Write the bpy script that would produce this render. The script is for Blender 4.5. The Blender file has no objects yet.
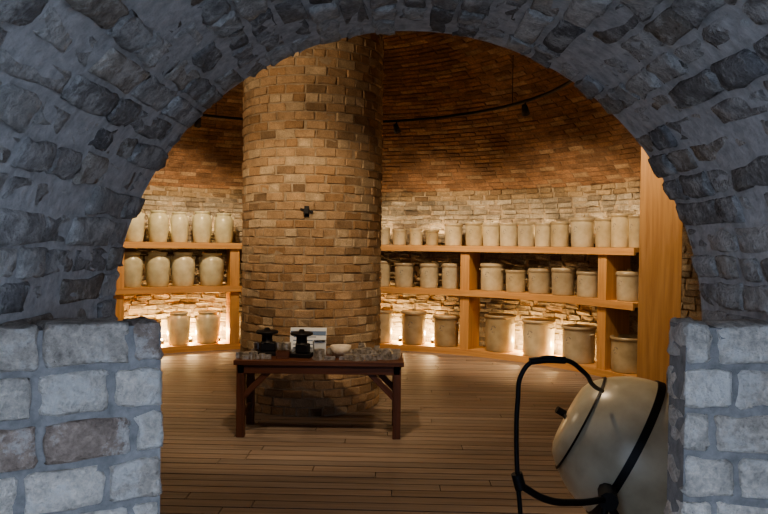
import bpy, math, random
import numpy as np
from mathutils import Vector, Matrix, noise
random.seed(7); rng=np.random.default_rng(7)
scn=bpy.context.scene
COL=scn.collection
try: scn.view_settings.look='AgX - Medium High Contrast'
except Exception: pass
# ---------------------------------------------------------------- helpers
def newmat(name):
    m=bpy.data.materials.new(name); m.use_nodes=True
    nt=m.node_tree; b=nt.nodes['Principled BSDF']
    return m,nt,b
def N(nt,t,**k):
    n=nt.nodes.new(t)
    for a,v in k.items():
        if a in n.inputs.keys(): n.inputs[a].default_value=v
        else: setattr(n,a,v)
    return n
def ramp(nt,stops):
    r=nt.nodes.new('ShaderNodeValToRGB'); e=r.color_ramp.elements
    e[0].position=stops[0][0]; e[0].color=(*stops[0][1],1)
    e[1].position=stops[-1][0]; e[1].color=(*stops[-1][1],1)
    for p,c in stops[1:-1]:
        x=e.new(p); x.color=(*c,1)
    return r
def mul(nt,a,b,fac=1.0,bt='MULTIPLY'):
    m=nt.nodes.new('ShaderNodeMix'); m.data_type='RGBA'; m.blend_type=bt
    m.inputs[0].default_value=fac
    nt.links.new(a,m.inputs[6])
    if hasattr(b,'links') or hasattr(b,'is_linked'): nt.links.new(b,m.inputs[7])
    else: m.inputs[7].default_value=(*b,1)
    return m.outputs[2]
def brick_mat(name,nscale=14,bump=0.5,lo=0.6,hi=1.25,fine=90,wash=None):
    m,nt,b=newmat(name)
    at=N(nt,'ShaderNodeAttribute'); at.attribute_name='Col'
    tc=N(nt,'ShaderNodeTexCoord')
    n1=N(nt,'ShaderNodeTexNoise',Scale=nscale,Detail=6.0,Roughness=0.65)
    n2=N(nt,'ShaderNodeTexNoise',Scale=fine,Detail=5.0,Roughness=0.7)
    nt.links.new(tc.outputs['Object'],n1.inputs['Vector']); nt.links.new(tc.outputs['Object'],n2.inputs['Vector'])
    r1=ramp(nt,[(0.3,(lo,)*3),(0.7,(hi,)*3)]); nt.links.new(n1.outputs['Fac'],r1.inputs['Fac'])
    r2=ramp(nt,[(0.3,(0.70,)*3),(0.7,(1.2,)*3)]); nt.links.new(n2.outputs['Fac'],r2.inputs['Fac'])
    c=mul(nt,at.outputs['Color'],r1.outputs['Color']); c=mul(nt,c,r2.outputs['Color'])
    if wash:
        n3=N(nt,'ShaderNodeTexNoise',Scale=wash[0],Detail=8.0,Roughness=0.75); nt.links.new(tc.outputs['Object'],n3.inputs['Vector'])
        r3=ramp(nt,[(wash[1],(0,0,0)),(wash[1]+.08,(1,1,1))]); nt.links.new(n3.outputs['Fac'],r3.inputs['Fac'])
        mm=N(nt,'ShaderNodeMath',operation='MULTIPLY'); nt.links.new(r3.outputs['Color'],mm.inputs[0]); mm.inputs[1].default_value=wash[3]
        mx=nt.nodes.new('ShaderNodeMix'); mx.data_type='RGBA'; nt.links.new(mm.outputs[0],mx.inputs[0]); nt.links.new(c,mx.inputs[6]); mx.inputs[7].default_value=(*wash[2],1); c=mx.outputs[2]
    nt.links.new(c,b.inputs['Base Color']); b.inputs['Roughness'].default_value=0.92
    b.inputs['Specular IOR Level'].default_value=0.2
    ad=N(nt,'ShaderNodeMath',operation='ADD'); nt.links.new(n1.outputs['Fac'],ad.inputs[0]); nt.links.new(n2.outputs['Fac'],ad.inputs[1])
    bp=N(nt,'ShaderNodeBump',Strength=bump,Distance=0.012); nt.links.new(ad.outputs[0],bp.inputs['Height'])
    nt.links.new(bp.outputs['Normal'],b.inputs['Normal'])
    return m
def plain_noise(name,c0,c1,scale=20,rough=0.9,bump=0.3,dist=0.01):
    m,nt,b=newmat(name); tc=N(nt,'ShaderNodeTexCoord')
    n=N(nt,'ShaderNodeTexNoise',Scale=scale,Detail=6.0,Roughness=0.65); nt.links.new(tc.outputs['Object'],n.inputs['Vector'])
    r=ramp(nt,[(0.3,c0),(0.7,c1)]); nt.links.new(n.outputs['Fac'],r.inputs['Fac'])
    nt.links.new(r.outputs['Color'],b.inputs['Base Color']); b.inputs['Roughness'].default_value=rough
    bp=N(nt,'ShaderNodeBump',Strength=bump,Distance=dist); nt.links.new(n.outputs['Fac'],bp.inputs['Height']); nt.links.new(bp.outputs['Normal'],b.inputs['Normal'])
    return m
def wood_mat(name,c0,c1,rough=0.55,attr=False,stretch=(1.2,28,1)):
    m,nt,b=newmat(name); uv=N(nt,'ShaderNodeUVMap')
    mp=N(nt,'ShaderNodeMapping'); mp.inputs['Scale'].default_value=stretch
    nt.links.new(uv.outputs['UV'],mp.inputs['Vector'])
    n=N(nt,'ShaderNodeTexNoise',Scale=1.0,Detail=5.0,Roughness=0.6,Distortion=0.6); nt.links.new(mp.outputs['Vector'],n.inputs['Vector'])
    r=ramp(nt,[(0.3,c0),(0.7,c1)]); nt.links.new(n.outputs['Fac'],r.inputs['Fac'])
    c=r.outputs['Color']
    if attr:
        at=N(nt,'ShaderNodeAttribute'); at.attribute_name='Col'; c=mul(nt,c,at.outputs['Color'])
    nt.links.new(c,b.inputs['Base Color']); b.inputs['Roughness'].default_value=rough
    bp=N(nt,'ShaderNodeBump',Strength=0.15,Distance=0.004); nt.links.new(n.outputs['Fac'],bp.inputs['Height']); nt.links.new(bp.outputs['Normal'],b.inputs['Normal'])
    return m
def mkobj(name,verts,faces,mat,uvs=None,smooth=False,parent=None,col=None):
    me=bpy.data.meshes.new(name); me.from_pydata([tuple(v) for v in verts],[],faces); me.update()
    if uvs is not None:
        l=me.uv_layers.new(name='UVMap'); 
        arr=np.array([uvs[v] for v in np.array([lp.vertex_index for lp in me.loops])],dtype=np.float32).ravel()
        l.data.foreach_set('uv',arr)
    if col is not None:
        a=me.color_attributes.new('Col','FLOAT_COLOR','POINT'); a.data.foreach_set('color',np.array(col,dtype=np.float32).ravel())
    if smooth: me.polygons.foreach_set('use_smooth',[True]*len(me.polygons))
    me.materials.append(mat); o=bpy.data.objects.new(name,me); COL.objects.link(o)
    if parent: o.parent=parent
    return o
def empty(name,loc=(0,0,0),rz=0):
    e=bpy.data.objects.new(name,None); e.location=loc; e.rotation_euler=(0,0,rz); e.empty_display_size=0.1; COL.objects.link(e); return e
def template(kind):
    if kind=='hi': L=[(-1,0),(-1,1),(-.33,0),(.33,0),(1,-1),(1,0)]
    elif kind=='mid': L=[(-1,0),(-1,1),(1,-1),(1,0)]
    n=len(L); idx={}; A=[];C=[];F=[]
    def vid(i,j,k):
        if (i,j,k) in idx: return idx[(i,j,k)]
        a=[];c=[];ex=[q in(0,n-1) for q in(i,j,k)]; cnt=sum(ex)
        for q,e in zip((i,j,k),ex):
            aa,cc=L[q]
            if e and cnt==2: cc=-0.3*aa
            if e and cnt==3: cc=-0.42*aa
            a.append(aa);c.append(cc)
        idx[(i,j,k)]=len(A);A.append(a);C.append(c);return len(A)-1
    for s in(0,n-1):
        for p in range(n-1):
            for q in range(n-1):
                f=[vid(s,p,q),vid(s,p+1,q),vid(s,p+1,q+1),vid(s,p,q+1)]; F.append(f if s else f[::-1])
                f=[vid(q,s,p),vid(q,s,p+1),vid(q+1,s,p+1),vid(q+1,s,p)]; F.append(f if s else f[::-1])
                f=[vid(p,q,s),vid(p+1,q,s),vid(p+1,q+1,s),vid(p,q+1,s)]; F.append(f if s else f[::-1])
    return np.array(A,float),np.array(C,float),np.array(F)
TM={k:template(k) for k in('hi','mid')}
def bricks_obj(name,B,kind,mat,bevel=0.006,jit=0.0015,nz=0.0,parent=None):
    A,C,F=TM[kind]; nv=len(A)
    cen=np.array([b[0] for b in B]); M=np.array([[b[1],b[2],b[3]] for b in B]); H=np.array([b[4] for b in B]); K=np.array([b[5] for b in B])
    loc=A[None]*H[:,None]+C[None]*bevel*1.0
    loc+=rng.normal(0,jit,loc.shape)
    P=np.einsum('bvi,bij->bvj',loc,M)+cen[:,None]
    P=P.reshape(-1,3)
    if nz>0:
        for i in range(len(P)):
            v=Vector(P[i]); 
            d=noise.noise_vector(v*22)*nz+noise.noise_vector(v*60)*nz*0.6
            P[i]+=np.array(d)
    Fs=(F[None]+(np.arange(len(B))*nv)[:,None,None]).reshape(-1,4)
    col=np.repeat(np.concatenate([K,np.ones((len(B),1))],1),nv,axis=0)
    me=bpy.data.meshes.new(name)
    me.vertices.add(len(P)); me.vertices.foreach_set('co',P.astype(np.float32).ravel())
    me.loops.add(Fs.size); me.loops.foreach_set('vertex_index',Fs.astype(np.int32).ravel())
    me.polygons.add(len(Fs)); me.polygons.foreach_set('loop_start',(np.arange(len(Fs))*4).astype(np.int32)); 
    me.update(calc_edges=True); me.validate()
    a=me.color_attributes.new('Col','FLOAT_COLOR','POINT'); a.data.foreach_set('color',col.astype(np.float32).ravel())
    me.polygons.foreach_set('use_smooth',[kind=='hi']*len(me.polygons))
    me.materials.append(mat); o=bpy.data.objects.new(name,me); COL.objects.link(o)
    if parent: o.parent=parent
    return o
def boxdata(x0,x1,y0,y1,z0,z1):
    v=[(x,y,z) for x in(x0,x1) for y in(y0,y1) for z in(z0,z1)]
    f=[(0,1,3,2),(4,6,7,5),(0,4,5,1),(2,3,7,6),(0,2,6,4),(1,5,7,3)]
    return v,f
def wbox(name,size,mat,loc=(0,0,0),rot=None,parent=None,bevel=0.004,mats=None):
    sx,sy,sz=[s/2 for s in size]; v,f=boxdata(-sx,sx,-sy,sy,-sz,sz)
    la=int(np.argmax(size)); o2=[i for i in range(3) if i!=la]; off=random.random()*20
    uv=[(p[la]+off,p[o2[0]]+p[o2[1]]*1.13+off) for p in v]
    o=mkobj(name,v,f,mat,uvs=uv,parent=parent)
    R=rot.to_4x4() if rot is not None else Matrix.Identity(4)
    o.matrix_local=Matrix.Translation(loc)@R
    if bevel:
        b=o.modifiers.new('bevel','BEVEL'); b.width=bevel; b.segments=2
    return o
def lathe(name,prof,mat,seg=36,parent=None,loc=(0,0,0),rot=None,smooth=True):
    v=[];f=[];n=len(prof)
    for i in range(seg):
        a=2*math.pi*i/seg
        for r,z in prof: v.append((r*math.cos(a),r*math.sin(a),z))
    for i in range(seg):
        j=(i+1)%seg
        for k in range(n-1): f.append((i*n+k,j*n+k,j*n+k+1,i*n+k+1))
    o=mkobj(name,v,f,mat,smooth=smooth,parent=parent)
    o.matrix_local=Matrix.Translation(loc)@(rot.to_4x4() if rot is not None else Matrix.Identity(4))
    return o
def tube(name,pts,r,mat,parent=None,cyc=False,smoothpath=True,res=3):
    cu=bpy.data.curves.new(name,'CURVE'); cu.dimensions='3D'; cu.bevel_depth=r; cu.bevel_resolution=res; cu.use_fill_caps=True
    if smoothpath:
        s=cu.splines.new('BEZIER'); s.bezier_points.add(len(pts)-1)
        for p,q in zip(s.bezier_points,pts): p.co=q; p.handle_left_type=p.handle_right_type='AUTO'
    else:
        s=cu.splines.new('POLY'); s.points.add(len(pts)-1)
        for p,q in zip(s.points,pts): p.co=(*q,1)
    s.use_cyclic_u=cyc
    cu.materials.append(mat); o=bpy.data.objects.new(name,cu); COL.objects.link(o)
    if parent: o.parent=parent
    return o
# ---------------------------------------------------------------- layout
CX,CY,RW=-0.85,6.7,4.6
HS=2.45
def pol(r,deg,z): a=math.radians(deg); return (CX+r*math.sin(a),CY+r*math.cos(a),z)
m_arch=brick_mat('arch_brick',nscale=24,bump=1.0,lo=0.65,hi=1.25,wash=(12,.51,(0.70,0.68,0.64),.6))
m_col=brick_mat('column_brick',nscale=9,bump=0.5,lo=0.75,hi=1.2)
m_wall=brick_mat('kiln_brick',nscale=5,bump=0.6,lo=0.6,hi=1.25,fine=40)
m_mort=plain_noise('mortar_grey',(0.34,0.33,0.32),(0.60,0.58,0.56),40,0.95,0.6,0.01)
m_mortw=plain_noise('mortar_warm',(0.28,0.22,0.155),(0.44,0.36,0.26),30)
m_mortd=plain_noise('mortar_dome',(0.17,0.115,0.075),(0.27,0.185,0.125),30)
m_pine=wood_mat('pine_wood',(0.50,0.27,0.115),(0.68,0.41,0.19))
m_floor=wood_mat('floor_planks',(0.205,0.160,0.132),(0.34,0.275,0.232),rough=0.6,attr=True,stretch=(1.0,22,1))
m_dark=wood_mat('table_wood',(0.06,0.024,0.014),(0.15,0.06,0.033),rough=0.45)
m_ground=plain_noise('ground_concrete',(0.16,0.16,0.16),(0.28,0.28,0.27),6)
m_iron,nt,b=newmat('black_iron'); b.inputs['Base Color'].default_value=(0.012,0.012,0.014,1); b.inputs['Metallic'].default_value=0.3; b.inputs['Roughness'].default_value=0.5
m_steel=plain_noise('worn_steel',(0.14,0.13,0.12),(0.60,0.57,0.53),30,0.4,0.2); m_steel.node_tree.nodes['Principled BSDF'].inputs['Metallic'].default_value=0.5
m_plaster=plain_noise('plaster',(0.5,0.44,0.36),(0.7,0.64,0.55),15,0.8)
# ---------------------------------------------------------------- floor
V=[];F=[];UV=[];K=[]
pw=0.118; rotf=math.radians(-1.5); cr,sr=math.cos(rotf),math.sin(rotf)
R=RW+0.01; y=-R
while y<R:
    L=math.sqrt(max(R*R-max(abs(y),abs(y+pw))**2,0.04))
    cuts=[-L]; c=-L+random.uniform(0.8,3.2)
    while c<L-0.4: cuts.append(c); c+=random.uniform(2.4,3.6)
    cuts.append(L)
    for a,bb in zip(cuts[:-1],cuts[1:]):
        g=0.006; v,f=boxdata(a+g/2,bb-g/2,y+g,y+pw-g,-0.03,random.uniform(-0.001,0.001))
        o=len(V); t=random.uniform(0.82,1.12); off=random.random()*50; tr=random.uniform(-.03,.03)
        for p in v:
            V.append((CX+p[0]*cr-p[1]*sr,CY+p[0]*sr+p[1]*cr,p[2])); UV.append((p[0]+off,p[1]+off)); K.append((t+tr,t,t-tr,1))
        F+= [tuple(i+o for i in q) for q in f]
    y+=pw
fl=mkobj('floor',V,F,m_floor,uvs=UV,col=K)
v,f=boxdata(-9,9,-7,14,-0.12,-0.032); mkobj('ground',v,f,m_ground)
# ---------------------------------------------------------------- round wall
seg=160; V=[];F=[]
def ingap(th,x=None):
    px,py,_=pol(RW,th,0); return py<CY and -1.12<px<1.25
for i in range(seg+1):
    for z in(-0.03,HS): V.append(pol(RW+0.012,360*i/seg,z))
for i in range(seg):
    if not ingap(360*(i+0.5)/seg): F.append((2*i,2*i+1,2*i+3,2*i+2))
wall=mkobj('wall_round',V,F,m_mortw)
B=[];nc=33;ph=HS/nc
def frame(th,tilt=0):
    a=math.radians(th); rad=np.array([math.sin(a),math.cos(a),0]); tan=np.array([math.cos(a),-math.sin(a),0]); return rad,tan,np.array([0,0,1.])
for c in range(nc):
    n=random.choice([118,126,140]); o0=random.random()
    for i in range(n):
        th=360*(i+o0+random.uniform(-.08,.08))/n
        if ingap(th): continue
        rad,tan,up=frame(th); hz=ph*(c+.5)+random.uniform(-.003,.003)
        t=random.uniform(0.65,1.08); k=random.random()
        base=np.array([0.42,0.375,0.30]) if k<.7 else (np.array([0.36,0.305,0.23]) if k<.92 else np.array([0.27,0.225,0.175]))
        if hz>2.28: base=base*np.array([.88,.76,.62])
        L=2*math.pi*RW/n/2-0.006
        p=np.array(pol(RW+0.04+random.uniform(-.020,.009),th,hz))
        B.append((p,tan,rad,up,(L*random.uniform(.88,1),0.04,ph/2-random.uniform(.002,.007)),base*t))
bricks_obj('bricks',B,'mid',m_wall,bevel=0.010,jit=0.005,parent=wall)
# ---------------------------------------------------------------- dome
rise=1.9; RS=(RW**2+rise**2)/(2*rise); ZC=HS+rise-RS
V=[];F=[];ns=120;na=30; amax=math.asin(RW/RS)+0.012
for j in range(na+1):
    al=amax*j/na
    for i in range(ns):
        a=2*math.pi*i/ns; r=(RS+0.010)*math.sin(al); V.append((CX+r*math.sin(a),CY+r*math.cos(a),ZC+(RS+0.010)*math.cos(al)))
for j in range(na):
    for i in range(ns):
        k=(i+1)%ns; F.append((j*ns+i,j*ns+k,(j+1)*ns+k,(j+1)*ns+i))
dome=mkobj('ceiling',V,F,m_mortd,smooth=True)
B=[]; al=math.asin(RW/RS)-0.004; da=0.078/RS; c=0
while al>0.115:
    r=RS*math.sin(al); n=max(10,int(2*math.pi*r/0.235)); ph0=random.random()
    for i in range(n):
        th=360*(i+ph0)/n; a=math.radians(th)
        out=np.array([math.sin(al)*math.sin(a),math.sin(al)*math.cos(a),math.cos(al)])
        tan=np.array([math.cos(a),-math.sin(a),0]); upv=np.array([-math.cos(al)*math.sin(a),-math.cos(al)*math.cos(a),math.sin(al)])
        p=np.array([CX,CY,ZC])+out*(RS+0.04+random.uniform(-.004,.004))
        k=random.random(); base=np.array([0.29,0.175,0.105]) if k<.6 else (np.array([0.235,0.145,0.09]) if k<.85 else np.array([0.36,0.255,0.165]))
        B.append((p,tan,out,upv,((math.pi*r/n-0.005),0.04,0.078/2-0.005),base*random.uniform(.85,1.12)))
    al-=da; c+=1
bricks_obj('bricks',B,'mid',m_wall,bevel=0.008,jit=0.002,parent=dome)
# ---------------------------------------------------------------- column
PX,PY,PR=-0.735,7.15,0.70; PH=4.28
colm=lathe('brick_column',[(PR-0.006,-0.03),(PR-0.006,PH)],m_mortw,seg=64,loc=(PX,PY,0))
B=[]; ph=0.083; nc=int(PH/ph)
for c in range(nc):
    n=23 if c%5 else 36
    for i in range(n):
        th=360*(i+0.5*(c%2)+random.uniform(-.05,.05))/n
        rad,tan,up=frame(th)
        k=random.random()
        base=np.array([0.44,0.31,0.195]) if k<.5 else (np.array([0.51,0.40,0.275]) if k<.76 else (np.array([0.38,0.25,0.145]) if k<.95 else np.array([0.27,0.19,0.12])))
        L=math.pi*PR/n-0.004
        p=np.array([0,0,ph*(c+.5)])+rad*(PR-0.045+random.uniform(-.005,.006))
        B.append((p,tan,rad,up,(L*random.uniform(.94,1),0.045,ph/2-random.uniform(.003,.006)),base*random.uniform(.85,1.1)))
bricks_obj('bricks',B,'mid',m_col,bevel=0.009,jit=0.003,parent=colm)
tb=empty('iron_wall_bracket',(PX+0.02,PY-PR-0.014,1.90))
wbox('plate',(0.045,0.014,0.10),m_iron,parent=tb,bevel=0.002)
wbox('arm',(0.12,0.014,0.018),m_iron,rot=Matrix.Rotation(math.radians(12),3,'Y'),loc=(0,-.008,.01),parent=tb,bevel=0.002)
wbox('box',(0.05,0.04,0.05),m_iron,loc=(0,-.03,0.0),parent=tb,bevel=0.004)
# ---------------------------------------------------------------- entrance vault
AX,AZ,AR=0.058,1.40,0.715; Y0,Y1=0.55,1.70
MO=0.003
pts=[(AX-AR-MO,-0.04)]+[(AX-(AR+MO)*math.cos(math.pi*i/48),AZ+(AR+MO)*math.sin(math.pi*i/48)) for i in range(49)]+[(AX+AR+MO,-0.04)]
XL,XR,ZT=-2.0,2.1,4.4
out=[]
for (x,z) in pts:
    if z<=AZ: out.append((XL if x<AX else XR, max(z,-0.04)))
    else:
        dx,dz=x-AX,z-AZ; s=1e9
        if dx<0: s=min(s,(XL-AX)/dx)
        if dx>0: s=min(s,(XR-AX)/dx)
        if dz>1e-6: s=min(s,(ZT-AZ)/dz)
        out.append((AX+dx*s,AZ+dz*s))
V=[];F=[];n=len(pts)
for Y in(Y0,Y1):
    for p in pts: V.append((p[0],Y,p[1]))
    for p in out: V.append((p[0],Y,p[1]))
for i in range(n-1):
    F.append((i,i+1,2*n+i+1,2*n+i)); F.append((i,n+i,n+i+1,i+1)); F.append((2*n+i,2*n+i+1,3*n+i+1,3*n+i)); F.append((n+i,3*n+i,3*n+i+1,n+i+1))
def addbox(*a):
    v,f=boxdata(*a); o=len(V); V.extend(v); F.extend([tuple(i+o for i in q) for q in f])
addbox(-1.25,-1.12,Y1,2.16,-0.04,HS); addbox(1.25,1.38,Y1,2.70,-0.04,HS)
arc=[]
for i in range(13):
    x=-1.25+i*(1.38+1.25)/12; arc.append((x,CY-math.sqrt((RW+0.03)**2-(x-CX)**2)))
o=len(V)
for x,yy in arc: V+= [(x,Y1,HS),(x,yy,HS),(x,yy,HS+0.12)]
for i in range(12):
    a=o+3*i; F.append((a,a+1,a+4,a+3)); F.append((a+1,a+2,a+5,a+4))
ent=mkobj('wall_entrance',V,F,m_mort)
def archcol():
    k=random.random()
    base=np.array([0.42,0.395,0.37]) if k<.42 else (np.array([0.62,0.585,0.54]) if k<.76 else (np.array([0.30,0.285,0.275]) if k<.88 else np.array([0.48,0.42,0.355])))
    return base*random.uniform(.8,1.15)
B=[]
def course(pfun,ax,rad,tan,hh,nm):
    y=Y1+random.uniform(-.012,.015)
    first=True
    while y>Y0:
        L=random.choice([.205,.18,.11,.11,.13,.09]); 
        if first and nm%2: L=.10
        first=False
        cy=y-L/2
        p=pfun(); jr=random.uniform(-.008,.005)
        c=np.array([p[0],cy,p[1]])+rad*(0.05+jr)
        B.append((c,np.array([0,1.,0]),rad,tan,(L/2-0.004,0.05,hh/2-random.uniform(.003,.007)),archcol()))
        y-=L
nar=35
for i in range(nar):
    phi=math.pi*(i+.5)/nar
    rad=np.array([-math.cos(phi),0,math.sin(phi)]); tan=np.array([math.sin(phi),0,math.cos(phi)])
    course(lambda:(AX-AR*math.cos(phi),AZ+AR*math.sin(phi)),None,rad,tan,math.pi*AR/nar,i)
for sx in(-1,1):
    for j in range(9):
        course(lambda:(AX+sx*AR,AZ-0.068*(j+.5)),None,np.array([sx*1.,0,0]),np.array([0,0,1.]),0.068,j)
bricks_obj('vault_bricks',B,'hi',m_arch,bevel=0.007,jit=0.0016,nz=0.008,parent=ent)
B=[]
for i in range(34):
    phi=math.pi*(i+.5)/34; rad=np.array([-math.cos(phi),0,math.sin(phi)]); tan=np.array([math.sin(phi),0,math.cos(phi)])
    c=np.array([AX,Y0,AZ])+rad*(AR+0.12)
    B.append((c,rad,np.array([0,1.,0]),tan,(0.105,0.03,math.pi*(AR)/68-0.004),archcol()))
bricks_obj('ring_bricks',B,'mid',m_arch,bevel=0.008,jit=0.002,parent=ent)
m_mortj=plain_noise('mortar_jamb',(0.18,0.175,0.165),(0.34,0.32,0.30),40,0.95,0.6,0.01)
def pier(name,p0,p1,H,th,side):
    p0=np.array([p0[0],p0[1],0.]);p1=np.array([p1[0],p1[1],0.]); d=p1-p0; Lg=np.linalg.norm(d); d/=Lg
    nrm=np.array([-d[1],d[0],0.]); 
    if nrm[1]<0: nrm=-nrm
    up=np.array([0,0,1.]); B=[]; pc=0.083; n=int(H/pc); 
    g=0.006; q=[p0+d*g+nrm*g,p1+nrm*g,p1+nrm*(th-g),p0+d*g+nrm*(th-g)]
    V=[tuple(a[:2])+(z,) for z in(-0.04,H-0.012) for a in q]
    F=[(0,1,2,3),(4,5,6,7),(0,1,5,4),(1,2,6,5),(2,3,7,6),(3,0,4,7)]
    core=mkobj(name,V,F,m_mortj)
    for c in range(n+1):
        z=H-pc*(c+.5)
        if z<0: break
        s=0.0; first=True
        while s<Lg:
            L=(0.10 if c%2 else 0.06)*random.uniform(.93,1.05) if first else random.choice([.14,.15,.12])*random.uniform(.95,1.05)
            first=False
            cc=p0+d*(s+L/2)+nrm*(th/2)+up*z+nrm*random.uniform(-.004,.003)
            k=random.random(); base=np.array([0.82,0.735,0.63]) if k<.68 else (np.array([0.64,0.56,0.47]) if k<.92 else np.array([0.50,0.39,0.31]))
            B.append((cc,d,nrm,up,(L/2-0.005,th/2,pc/2-random.uniform(.004,.007)),base*random.uniform(.82,1.06)))
            s+=L
    bricks_obj('bricks',B,'hi',m_arch,bevel=0.008,jit=0.0014,nz=0.0065,parent=core)
pier('wall_jamb_left',(-0.402,1.29),(-0.72,1.083),1.46,0.11,-1)
pier('wall_jamb_right',(0.560,1.30),(0.86,1.27),1.465,0.11,1)
# ---------------------------------------------------------------- shelves
shelf=empty('display_shelf')
R0,R1=4.05,4.52
def arcboard(name,r0,r1,z0,z1,t0,t1,mat):
    n=int((t1-t0)/1.0); V=[];UV=[];F=[]; off=random.random()*9
    for i in range(n+1):
        th=t0+(t1-t0)*i/n
        for r,z in((r0,z0),(r1,z0),(r1,z1),(r0,z1)):
            V.append(pol(r,th,z)); UV.append((math.radians(th)*4.2+off,r+z*1.1))
    for i in range(n):
        for k in range(4): F.append((4*i+k,4*i+(k+1)%4,4*i+4+(k+1)%4,4*i+4+k))
    F.append((0,1,2,3)); F.append((4*n+3,4*n+2,4*n+1,4*n))
    return mkobj(name,V,F,mat,uvs=UV,parent=shelf)
T0,T1=-62,69
SZ=[0.09,0.955,1.60]
for k,z in enumerate(SZ):
    arcboard('board_%d'%k,R0,R1,z-(0.09 if k==0 else 0.05),z,T0,T1,m_pine)
    if k: arcboard('fascia_%d'%k,R0-0.025,R0,z-0.085,z+0.003,T0,T1,m_pine)
for k,th in enumerate([-61,-43.5,-20,3,30,61]):
    for lvl,(za,zb) in enumerate([(0.09,0.87),(0.955,1.515)]):
        x,y_,z_=pol((R0+R1)/2-0.01,th,(za+zb)/2)
        wbox('upright_%d_%d'%(k,lvl),(0.14,0.42,zb-za),m_pine,loc=(x,y_,z_),rot=Matrix.Rotation(-math.radians(th),3,'Z'),parent=shelf)
wbox('timber_end_panel',(0.42,0.16,2.72),m_pine,loc=(2.93,7.42,1.36),rot=Matrix.Rotation(math.radians(-22),3,'Z'))
# ---------------------------------------------------------------- crocks
def crock_mat(name,stops,mark=True):
    m,nt,b=newmat(name)
    oi=N(nt,'ShaderNodeObjectInfo'); r=ramp(nt,stops); nt.links.new(oi.outputs['Random'],r.inputs['Fac'])
    tc=N(nt,'ShaderNodeTexCoord'); n=N(nt,'ShaderNodeTexNoise',Scale=7.0,Detail=5.0); nt.links.new(tc.outputs['Object'],n.inputs['Vector'])
    r2=ramp(nt,[(0.3,(0.76,0.72,0.66)),(0.65,(1.05,1.05,1.05))]); nt.links.new(n.outputs['Fac'],r2.inputs['Fac'])
    c=mul(nt,r.outputs['Color'],r2.outputs['Color'])
    if mark:
        sp=N(nt,'ShaderNodeSeparateXYZ'); nt.links.new(tc.outputs['Generated'],sp.inputs[0])
        def M(op,a,b_):
            q=N(nt,'ShaderNodeMath',operation=op)
            for i,s in enumerate((a,b_)):
                if isinstance(s,(int,float)): q.inputs[i].default_value=s
                else: nt.links.new(s,q.inputs[i])
            return q.outputs[0]
        dx=M('MULTIPLY',M('SUBTRACT',sp.outputs[0],0.5),1.0); dz=M('SUBTRACT',sp.outputs[2],0.62)
        d=M('ADD',M('MULTIPLY',dx,dx),M('MULTIPLY',dz,dz))
        w=N(nt,'ShaderNodeTexNoise',Scale=14.0,Detail=2.0); nt.links.new(tc.outputs['Generated'],w.inputs['Vector'])
        mask=M('MULTIPLY',M('MULTIPLY',M('LESS_THAN',d,0.010),M('LESS_THAN',sp.outputs[1],0.5)),M('GREATER_THAN',w.outputs['Fac'],0.5))
        rim=M('MULTIPLY',M('GREATER_THAN',sp.outputs[2],0.90),0.45)
        mr=N(nt,'ShaderNodeMix'); mr.data_type='RGBA'; nt.links.new(rim,mr.inputs[0]); nt.links.new(c,mr.inputs[6]); mr.inputs[7].default_value=(0.20,0.14,0.08,1); c=mr.outputs[2]
        mx=N(nt,'ShaderNodeMix'); mx.data_type='RGBA'; nt.links.new(M('MULTIPLY',mask,0.6),mx.inputs[0]); nt.links.new(c,mx.inputs[6]); mx.inputs[7].default_value=(0.08,0.10,0.16,1)
        c=mx.outputs[2]
    nt.links.new(c,b.inputs['Base Color']); b.inputs['Roughness'].default_value=0.3
    return m
m_crock=crock_mat('stoneware_glaze',[(0.0,(0.42,0.36,0.24)),(0.25,(0.60,0.53,0.37)),(0.5,(0.32,0.26,0.17)),(0.75,(0.52,0.48,0.37)),(1.0,(0.68,0.61,0.44))])
m_jar=crock_mat('pale_glaze',[(0.0,(0.60,0.585,0.41)),(0.5,(0.68,0.655,0.48)),(1.0,(0.76,0.725,0.55))],mark=False)
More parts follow.
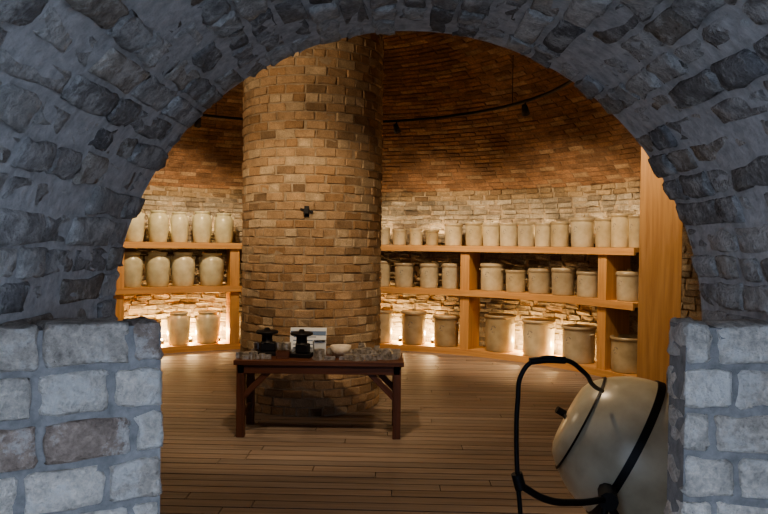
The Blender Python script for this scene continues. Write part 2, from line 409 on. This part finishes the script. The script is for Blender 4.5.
def crock(th,lvl,dia,h,kind='crock',r=4.27,lid=False):
    if kind=='crock': h*=random.uniform(.93,1.05)
    R_=dia/2
    x,y_,z_=pol(r,th,SZ[lvl]+0.001)
    rz=-math.radians(th)
    if kind=='crock':
        pr=[(0,0),(R_*.90,0),(R_*.93,.012),(R_*.955,h*.3),(R_*.965,h-.05),(R_*.97,h-.045),(R_*1.03,h-.038),(R_*1.04,h-.02),(R_*1.02,h-.004),(R_*.98,h),(R_*.9,h-.004),(R_*.88,h-.03),(R_*.86,h*.5),(R_*.84,.03),(0,.025)]
        o=lathe('stoneware_crock',pr,m_crock,loc=(x,y_,z_),rot=Matrix.Rotation(rz,3,'Z'))
        if lid:
            lathe('lid',[(0,h+.045),(R_*.15,h+.045),(R_*.17,h+.035),(R_*.12,h+.02),(R_*.2,h+.016),(R_*.95,h+.010),(R_*1.0,h+.002),(R_*.99,h-.002),(0,h-.002)],m_crock,parent=o)
        if dia>.33:
            for s in(-1,1):
                tube('lug_%s'%('l' if s<0 else 'r'),[(s*R_*.97,-.05,h*.78),(s*R_*1.08,-.03,h*.80),(s*R_*1.08,.03,h*.80),(s*R_*.97,.05,h*.78)],.012,m_crock,parent=o)
    else:
        pr=[(0,0),(R_*.80,0),(R_*.84,.01),(R_*.93,h*.22),(R_*.99,h*.5),(R_*1.0,h*.66),(R_*.96,h*.77),(R_*.84,h*.86),(R_*.73,h*.90),(R_*.71,h*.925),(R_*.79,h*.945),(R_*.81,h*.98),(R_*.77,h),(R_*.66,h),(R_*.62,h*.93),(R_*.72,h*.86),(R_*.86,h*.7),(R_*.72,.04),(0,.03)]
        o=lathe('stoneware_churn_jar',pr,m_jar,loc=(x,y_,z_),rot=Matrix.Rotation(rz,3,'Z'))
        for s in(-1,1):
            tube('ear_%s'%('l' if s<0 else 'r'),[(s*R_*.86,0,h*.83),(s*R_*.98,0,h*.865),(s*R_*.98,0,h*.80),(s*R_*.95,0,h*.77)],.009,m_jar,parent=o)
    return o
for th,d,h in [(-57,.30,.46),(-52,.30,.46),(-45,.29,.46),(-39.6,.29,.47),(-34.9,.29,.46),(-30.8,.27,.45),(-26.3,.29,.47),(-21.9,.29,.45)]: crock(th,2,d,h,'jar')
for th,d,h in [(-57,.33,.50),(-50,.33,.50),(-40.2,.33,.50),(-35,.35,.50),(-30,.35,.50),(-24.3,.37,.49)]: crock(th,1,d,h,'jar')
for th,d,h in [(-56,.36,.46),(-50,.36,.46),(-36.2,.28,.40)]: crock(th,0,d,h,'crock')
crock(-30.8,0,.34,.48,'jar'); crock(-25,0,.37,.48,'jar')
for th,d,h in [(-14,.28,.34),(-8,.28,.34),(-2,.25,.30),(7,.25,.3),(11.4,.20,.27),(14.8,.22,.26),(18.4,.21,.25),(21.8,.20,.25),(26.4,.27,.34),(30.9,.27,.34),(34.6,.26,.33),(38.3,.26,.33),(42.1,.25,.35),(45.7,.23,.35),(49.3,.25,.33),(54.3,.31,.39),(59.2,.25,.36),(62.8,.26,.44),(66.4,.22,.42)]: crock(th,2,d,h,r=4.25,lid=random.random()<.25)
for th,d,h in [(-13,.34,.38),(-6,.34,.38),(7,.3,.38),(11.2,.25,.40),(15.8,.30,.38),(21.2,.29,.38),(25.8,.27,.36),(34.7,.34,.40),(39.8,.29,.33),(44.9,.31,.34),(50.0,.31,.35),(55.4,.29,.35),(64.4,.31,.37)]: crock(th,1,d,h,lid=random.random()<.3)
for th,d,h in [(-13,.38,.44),(-5,.38,.44),(11.0,.37,.50),(18,.39,.47),(25.0,.39,.45),(36.6,.44,.50),(44.9,.45,.50),(53.6,.44,.50),(64.4,.42,.46)]: crock(th,0,d,h,lid=random.random()<.3)
# ---------------------------------------------------------------- table
tab=empty('work_table',(-0.525,5.98,0))
TW,TD,TH=1.40,0.52,0.64
for k in range(3): wbox('top_plank_%d'%k,(TW,TD/3-.004,0.04),m_dark,loc=(0,-TD/2+TD/3*(k+.5),TH-.02),parent=tab)
wbox('apron_front',(TW-.06,.025,.07),m_dark,loc=(0,-TD/2+.03,TH-.075),parent=tab)
wbox('apron_back',(TW-.06,.025,.07),m_dark,loc=(0,TD/2-.03,TH-.075),parent=tab)
for sx in(-1,1):
    for sy in(-1,1):
        wbox('leg_%d%d'%(sx,sy),(.065,.065,TH-.04),m_dark,loc=(sx*(TW/2-.055),sy*(TD/2-.05),(TH-.04)/2),parent=tab)
    wbox('stretcher_%d'%sx,(.03,TD-.1,.06),m_dark,loc=(sx*(TW/2-.055),0,.17),parent=tab)
    for sy in(-1,1):
        wbox('brace_%d%d'%(sx,sy),(.34,.025,.05),m_dark,loc=(sx*(TW/2-.18),sy*(TD/2-.045),TH-.20),rot=Matrix.Rotation(sx*math.radians(45),3,'Y'),parent=tab)
def press(x,y_,s=1.0,a=0):
    e=empty('cast_iron_press',(x,y_,TH+.001),a)
    wbox('base',(.20*s,.13,.035),m_iron,loc=(0,0,.0175),parent=e)
    wbox('body',(.13*s,.09,.08),m_iron,loc=(.01,0,.075),parent=e,bevel=.012)
    lathe('neck',[(.055,.11),(.047,.12),(.045,.17),(.055,.185)],m_iron,parent=e)
    lathe('disc',[(0,.185),(.088,.185),(.096,.19),(.096,.204),(.09,.21),(.03,.21),(.02,.235),(0,.235)],m_iron,parent=e)
press(-1.0,6.02,1.0,.1); press(-.69,5.93,.85,-.15)
lathe('tin_can',[(0,.10),(.04,.10),(.042,.095),(.042,.005),(.04,0),(0,0)],m_steel,loc=(-.845,6.11,TH+.001))
bx=empty('wooden_box',(-.84,5.87,TH+.001))
wbox('base',(.11,.09,.008),m_dark,loc=(0,0,.004),parent=bx,bevel=.001)
for s in(-1,1):
    wbox('side_%d'%s,(.11,.008,.05),m_dark,loc=(0,s*.041,.033),parent=bx,bevel=.001); wbox('end_%d'%s,(.008,.074,.05),m_dark,loc=(s*.051,0,.033),parent=bx,bevel=.001)
m_white,_,b=newmat('card_white'); b.inputs['Base Color'].default_value=(.60,.65,.70,1)
m_blue,_,b=newmat('card_blue'); b.inputs['Base Color'].default_value=(.05,.12,.26,1)
card=empty('information_card',(-.66,6.15,TH))
R_=Matrix.Rotation(math.radians(-25),3,'X')
wbox('panel',(.32,.006,.23),m_white,loc=(0,0,.115),rot=R_,parent=card,bevel=0)
for k in range(5): wbox('print_%d'%k,(.31 if k==4 else .20,.003,.04 if k==4 else .008),m_blue,loc=(0 if k==4 else -.03,-.0055+.0142*(k-1.95),.05+.0305*k),rot=R_,parent=card,bevel=0)
wbox('stand',(.12,.05,.01),m_white,loc=(0,.02,.006),parent=card,bevel=0)
wb=wbox('white_carton',(.10,.08,.13),m_white,loc=(-.545,5.98,TH+.066),rot=Matrix.Rotation(.25,3,'Z'),bevel=.003)
wbox('flap',(.098,.07,.004),m_white,loc=(0,-.03,.072),rot=Matrix.Rotation(-.35,3,'X'),parent=wb,bevel=.001)
lathe('plaster_bowl',[(0,.03),(.05,.032),(.07,.06),(.085,.095),(.09,.095),(.083,.05),(.062,.008),(.035,0),(0,0)],m_plaster,loc=(-.36,5.97,TH+.002))
V=[];F=[]
def tbox(cx,cy,L,W,H,ang,z=0):
    v,f=boxdata(-L/2,L/2,-W/2,W/2,0,H); o=len(V); c_,s_=math.cos(ang),math.sin(ang)
    V.extend([(cx+p[0]*c_-p[1]*s_,cy+p[0]*s_+p[1]*c_,TH+.001+z+p[2]) for p in v]); F.extend([tuple(i+o for i in q) for q in f])
keep=[(-1.0,6.02,.13),(-.69,5.93,.12),(-.845,6.11,.06),(-.84,5.87,.09),(-.36,5.97,.11),(-.545,5.98,.09),(-.66,6.15,.18)]
cnt=0
while cnt<115:
    x=random.uniform(-1.15,.10); y_=random.uniform(5.77,6.2); L=random.uniform(.06,.18)
    if any(math.hypot(x-a,y_-b_)<c_+L*.35 for a,b_,c_ in keep): 
        cnt+=.1; continue
    cnt+=1
    tbox(x,y_,L,random.uniform(.012,.035),random.uniform(.012,.055),random.uniform(-.6,.6),z=0)
    if int(cnt)%3==0:
        o=len(V); n=12; r=random.uniform(.02,.045); h=random.uniform(.02,.09)
        for a in range(n):
            for rr,zz in((r,0),(r,h),(r*.6,h),(r*.6,0)): V.append((x+rr*math.cos(6.2832*a/n),y_+rr*math.sin(6.2832*a/n),TH+.001+zz))
        for a in range(n):
            b2=(a+1)%n
            for k in range(4): F.append((o+4*a+k,o+4*b2+k,o+4*b2+(k+1)%4,o+4*a+(k+1)%4))
mkobj('hand_tools',V,F,m_steel)
# ---------------------------------------------------------------- barrel churn
ch=empty('barrel_churn',(0,0,0))
bc=Vector((1.265,3.27,0.595)); axis=Vector((0.841,-0.27,-0.44)).normalized()
q=Vector((0,0,1)).rotation_difference(axis).to_matrix()
m_ch=crock_mat('churn_glaze',[(0,(0.70,0.67,0.52)),(1,(0.70,0.67,0.52))],mark=False); m_ch.node_tree.nodes['Principled BSDF'].inputs['Roughness'].default_value=0.28
HL=.41
def br(s): return .355*(1-.46*abs(s/HL)**2.8)
pr=[(0,-.43),(.12,-.43),(.155,-.425),(.175,-.416)]+[(br(s),s) for s in np.linspace(-HL,HL,28)]+[(.175,.416),(.155,.425),(.12,.43),(0,.43)]
lathe('barrel',pr,m_ch,seg=64,parent=ch,loc=bc,rot=q)
for k,s in enumerate((-.36,-.13,.30)):
    w=.004 if k==0 else .017; t=.008
    lathe('hoop_%d'%k,[(br(s-w)+.001,s-w),(br(s-w)+t,s-w),(br(s+w)+t,s+w),(br(s+w)+.001,s+w)],m_iron,seg=64,parent=ch,loc=bc,rot=q,smooth=False)
end=bc-axis*.43
tube('clamp_bar',[end+Vector((-.005,-.14,-.04)),end+Vector((-.015,0,0)),end+Vector((-.01,.12,.0))],.010,m_iron,parent=ch)
tube('clamp_knob',[end+Vector((-.05,0,.025)),end+Vector((-.01,0,.003))],.018,m_iron,parent=ch,smoothpath=False)
piv=Vector((.95,2.95,.54))
tube('pivot_boss',[piv+Vector((0,-.05,0)),piv+Vector((.04,.10,0))],.040,m_iron,parent=ch,smoothpath=False)
tube('handle',[(.545,2.66,.40),(.530,2.64,.586),(.518,2.64,.713),(.510,2.64,.88),(.513,2.64,1.016),(.527,2.64,1.12),(.575,2.64,1.170),(.695,2.64,1.172),(.765,2.68,1.128),(.86,2.86,1.04),(.99,3.14,.955)],.009,m_iron,parent=ch)
tube('grip',[(.555,2.64,1.167),(.62,2.64,1.174),(.69,2.64,1.173)],.014,m_iron,parent=ch)
tube('handle_joint',[(.513,2.64,.74),(.53,2.64,.68)],.022,m_iron,parent=ch,smoothpath=False)
tube('lower_arm',[(.52,2.64,.70),(.63,2.68,.63),(.77,2.78,.58),(.95,2.93,.54)],.014,m_iron,parent=ch)
for k,(a,b_) in enumerate([((.95,2.92,.54),(.80,2.90,0)),((.95,2.92,.54),(1.25,2.92,0)),((1.36,3.66,.54),(1.1,3.68,0)),((1.36,3.66,.54),(1.66,3.66,0))]):
    tube('stand_leg_%d'%k,[a,b_],.017,m_iron,parent=ch,smoothpath=False)
tube('stand_rail_0',[(.86,2.91,.22),(1.20,3.67,.22)],.012,m_iron,parent=ch,smoothpath=False)
tube('stand_rail_1',[(1.13,2.92,.22),(1.54,3.66,.22)],.012,m_iron,parent=ch,smoothpath=False)
# ---------------------------------------------------------------- light track
trk=empty('light_track')
RT,ZTK=2.65,3.22
tube('rail',[pol(RT,a,ZTK) for a in range(0,360,10)],.017,m_iron,parent=trk,cyc=True)
for k,a in enumerate(range(15,360,45)):
    zt=ZC+math.sqrt(RS**2-RT**2)+.01
    tube('hanger_%d'%k,[pol(RT,a,ZTK),pol(RT,a,zt)],.004,m_iron,parent=trk,smoothpath=False)
m_bulb,nt,b=newmat('lamp_glow'); b.inputs['Emission Color'].default_value=(1,.68,.34,1); b.inputs['Emission Strength'].default_value=12
def light(name,kind,loc,E,color=(1,.75,.49),size=.05,target=None,ang=90,blend=.6,parent=None):
    l=bpy.data.lights.new(name,kind); l.energy=E; l.color=color
    l.shadow_soft_size=size
    if kind=='SPOT': l.spot_size=math.radians(ang); l.spot_blend=blend
    o=bpy.data.objects.new(name,l); COL.objects.link(o); o.location=loc
    if target is not None: o.rotation_euler=(Vector(target)-Vector(loc)).to_track_quat('-Z','Y').to_euler()
    if parent: o.parent=parent
    return o
def head(k,th,target,E,ang=80):
    p=Vector(pol(RT,th,ZTK)); d=(Vector(target)-p).normalized(); hp=p+Vector((0,0,-.10))
    tube('stem_%d'%k,[p,hp],.008,m_iron,parent=trk,smoothpath=False)
    q=Vector((0,0,-1)).rotation_difference(d).to_matrix()
    lathe('spot_can_%d'%k,[(0,.07),(.025,.065),(.032,.045),(.045,-.05),(.041,-.05),(.026,.0),(0,.0)],m_iron,seg=20,parent=trk,loc=hp,rot=q)
    light('spot_light_%d'%k,'SPOT',hp+d*.07,E,target=target,ang=ang,parent=trk)
head(0,22,pol(4.4,24,1.0),190,95)
head(1,65,pol(4.4,48,1.0),190,95)
head(2,97,pol(4.4,66,1.2),110,80)
head(3,-35,pol(4.4,-32,1.2),200,95)
head(4,172,(PX,PY-.7,0.9),175,75)
head(5,-95,(-1.6,5.6,0.3),85,110)  # out-of-view head serving as floor fill
head(6,130,(1.2,5.6,0.1),85,110)  # floor fill from a second out-of-view head
head(7,152,(1.10,3.2,0.8),80,60)  # added head out of view, brightens and warms the churn
head(8,200,(0.3,9.0,3.9),85,110)  # added head out of view, aimed up as fill light on the dome
head(9,-150,(-2.2,9.3,3.7),50,100)  # second added dome fill, also out of view
def lamp(th,z,E,r,up=False):
    x,y_,_=pol(r,th,0)
    o=lathe('shelf_lamp',[(0,.02),(.03,.02),(.035,.05),(.038,.05),(.035,.0),(0,0)],m_iron,seg=16,loc=(x,y_,z+.001),parent=shelf)
    if up: light('lamp_light','SPOT',(0,0,.09),E,size=.03,parent=o,ang=150,blend=.5,target=(0,0,3),color=(1,.72,.43))
    else:
        lathe('bulb',[(0,.075),(.014,.072),(.022,.055),(.02,.035),(.012,.02),(0,.02)],m_bulb,seg=14,parent=o)
        light('lamp_light','POINT',(0,0,.14),E,size=.03,parent=o,color=(1,.68,.34))
for th in(-38.5,-33.5,-28,-22.5,8,14.7,21.5,40.8,49.3): lamp(th,SZ[0],25,4.44)
for th in(-55,-44,-33,-22,-11,0,11,22,33,44,55,64): lamp(th,SZ[2],10,4.42,up=True)
# ---------------------------------------------------------------- world & camera
w=bpy.data.worlds.new('World'); scn.world=w; w.use_nodes=True
bg=w.node_tree.nodes['Background']; bg.inputs[0].default_value=(0.59,0.73,1.0,1); bg.inputs[1].default_value=2.3
cam=bpy.data.cameras.new('camera'); cam.lens=32.8; cam.sensor_width=36; cam.clip_start=.02
co=bpy.data.objects.new('camera',cam); COL.objects.link(co)
co.matrix_world=Matrix.Translation((0,0,1.6))@Matrix.Rotation(math.radians(90-.98),4,'X')@Matrix.Rotation(math.radians(.7),4,'Z')
scn.camera=co
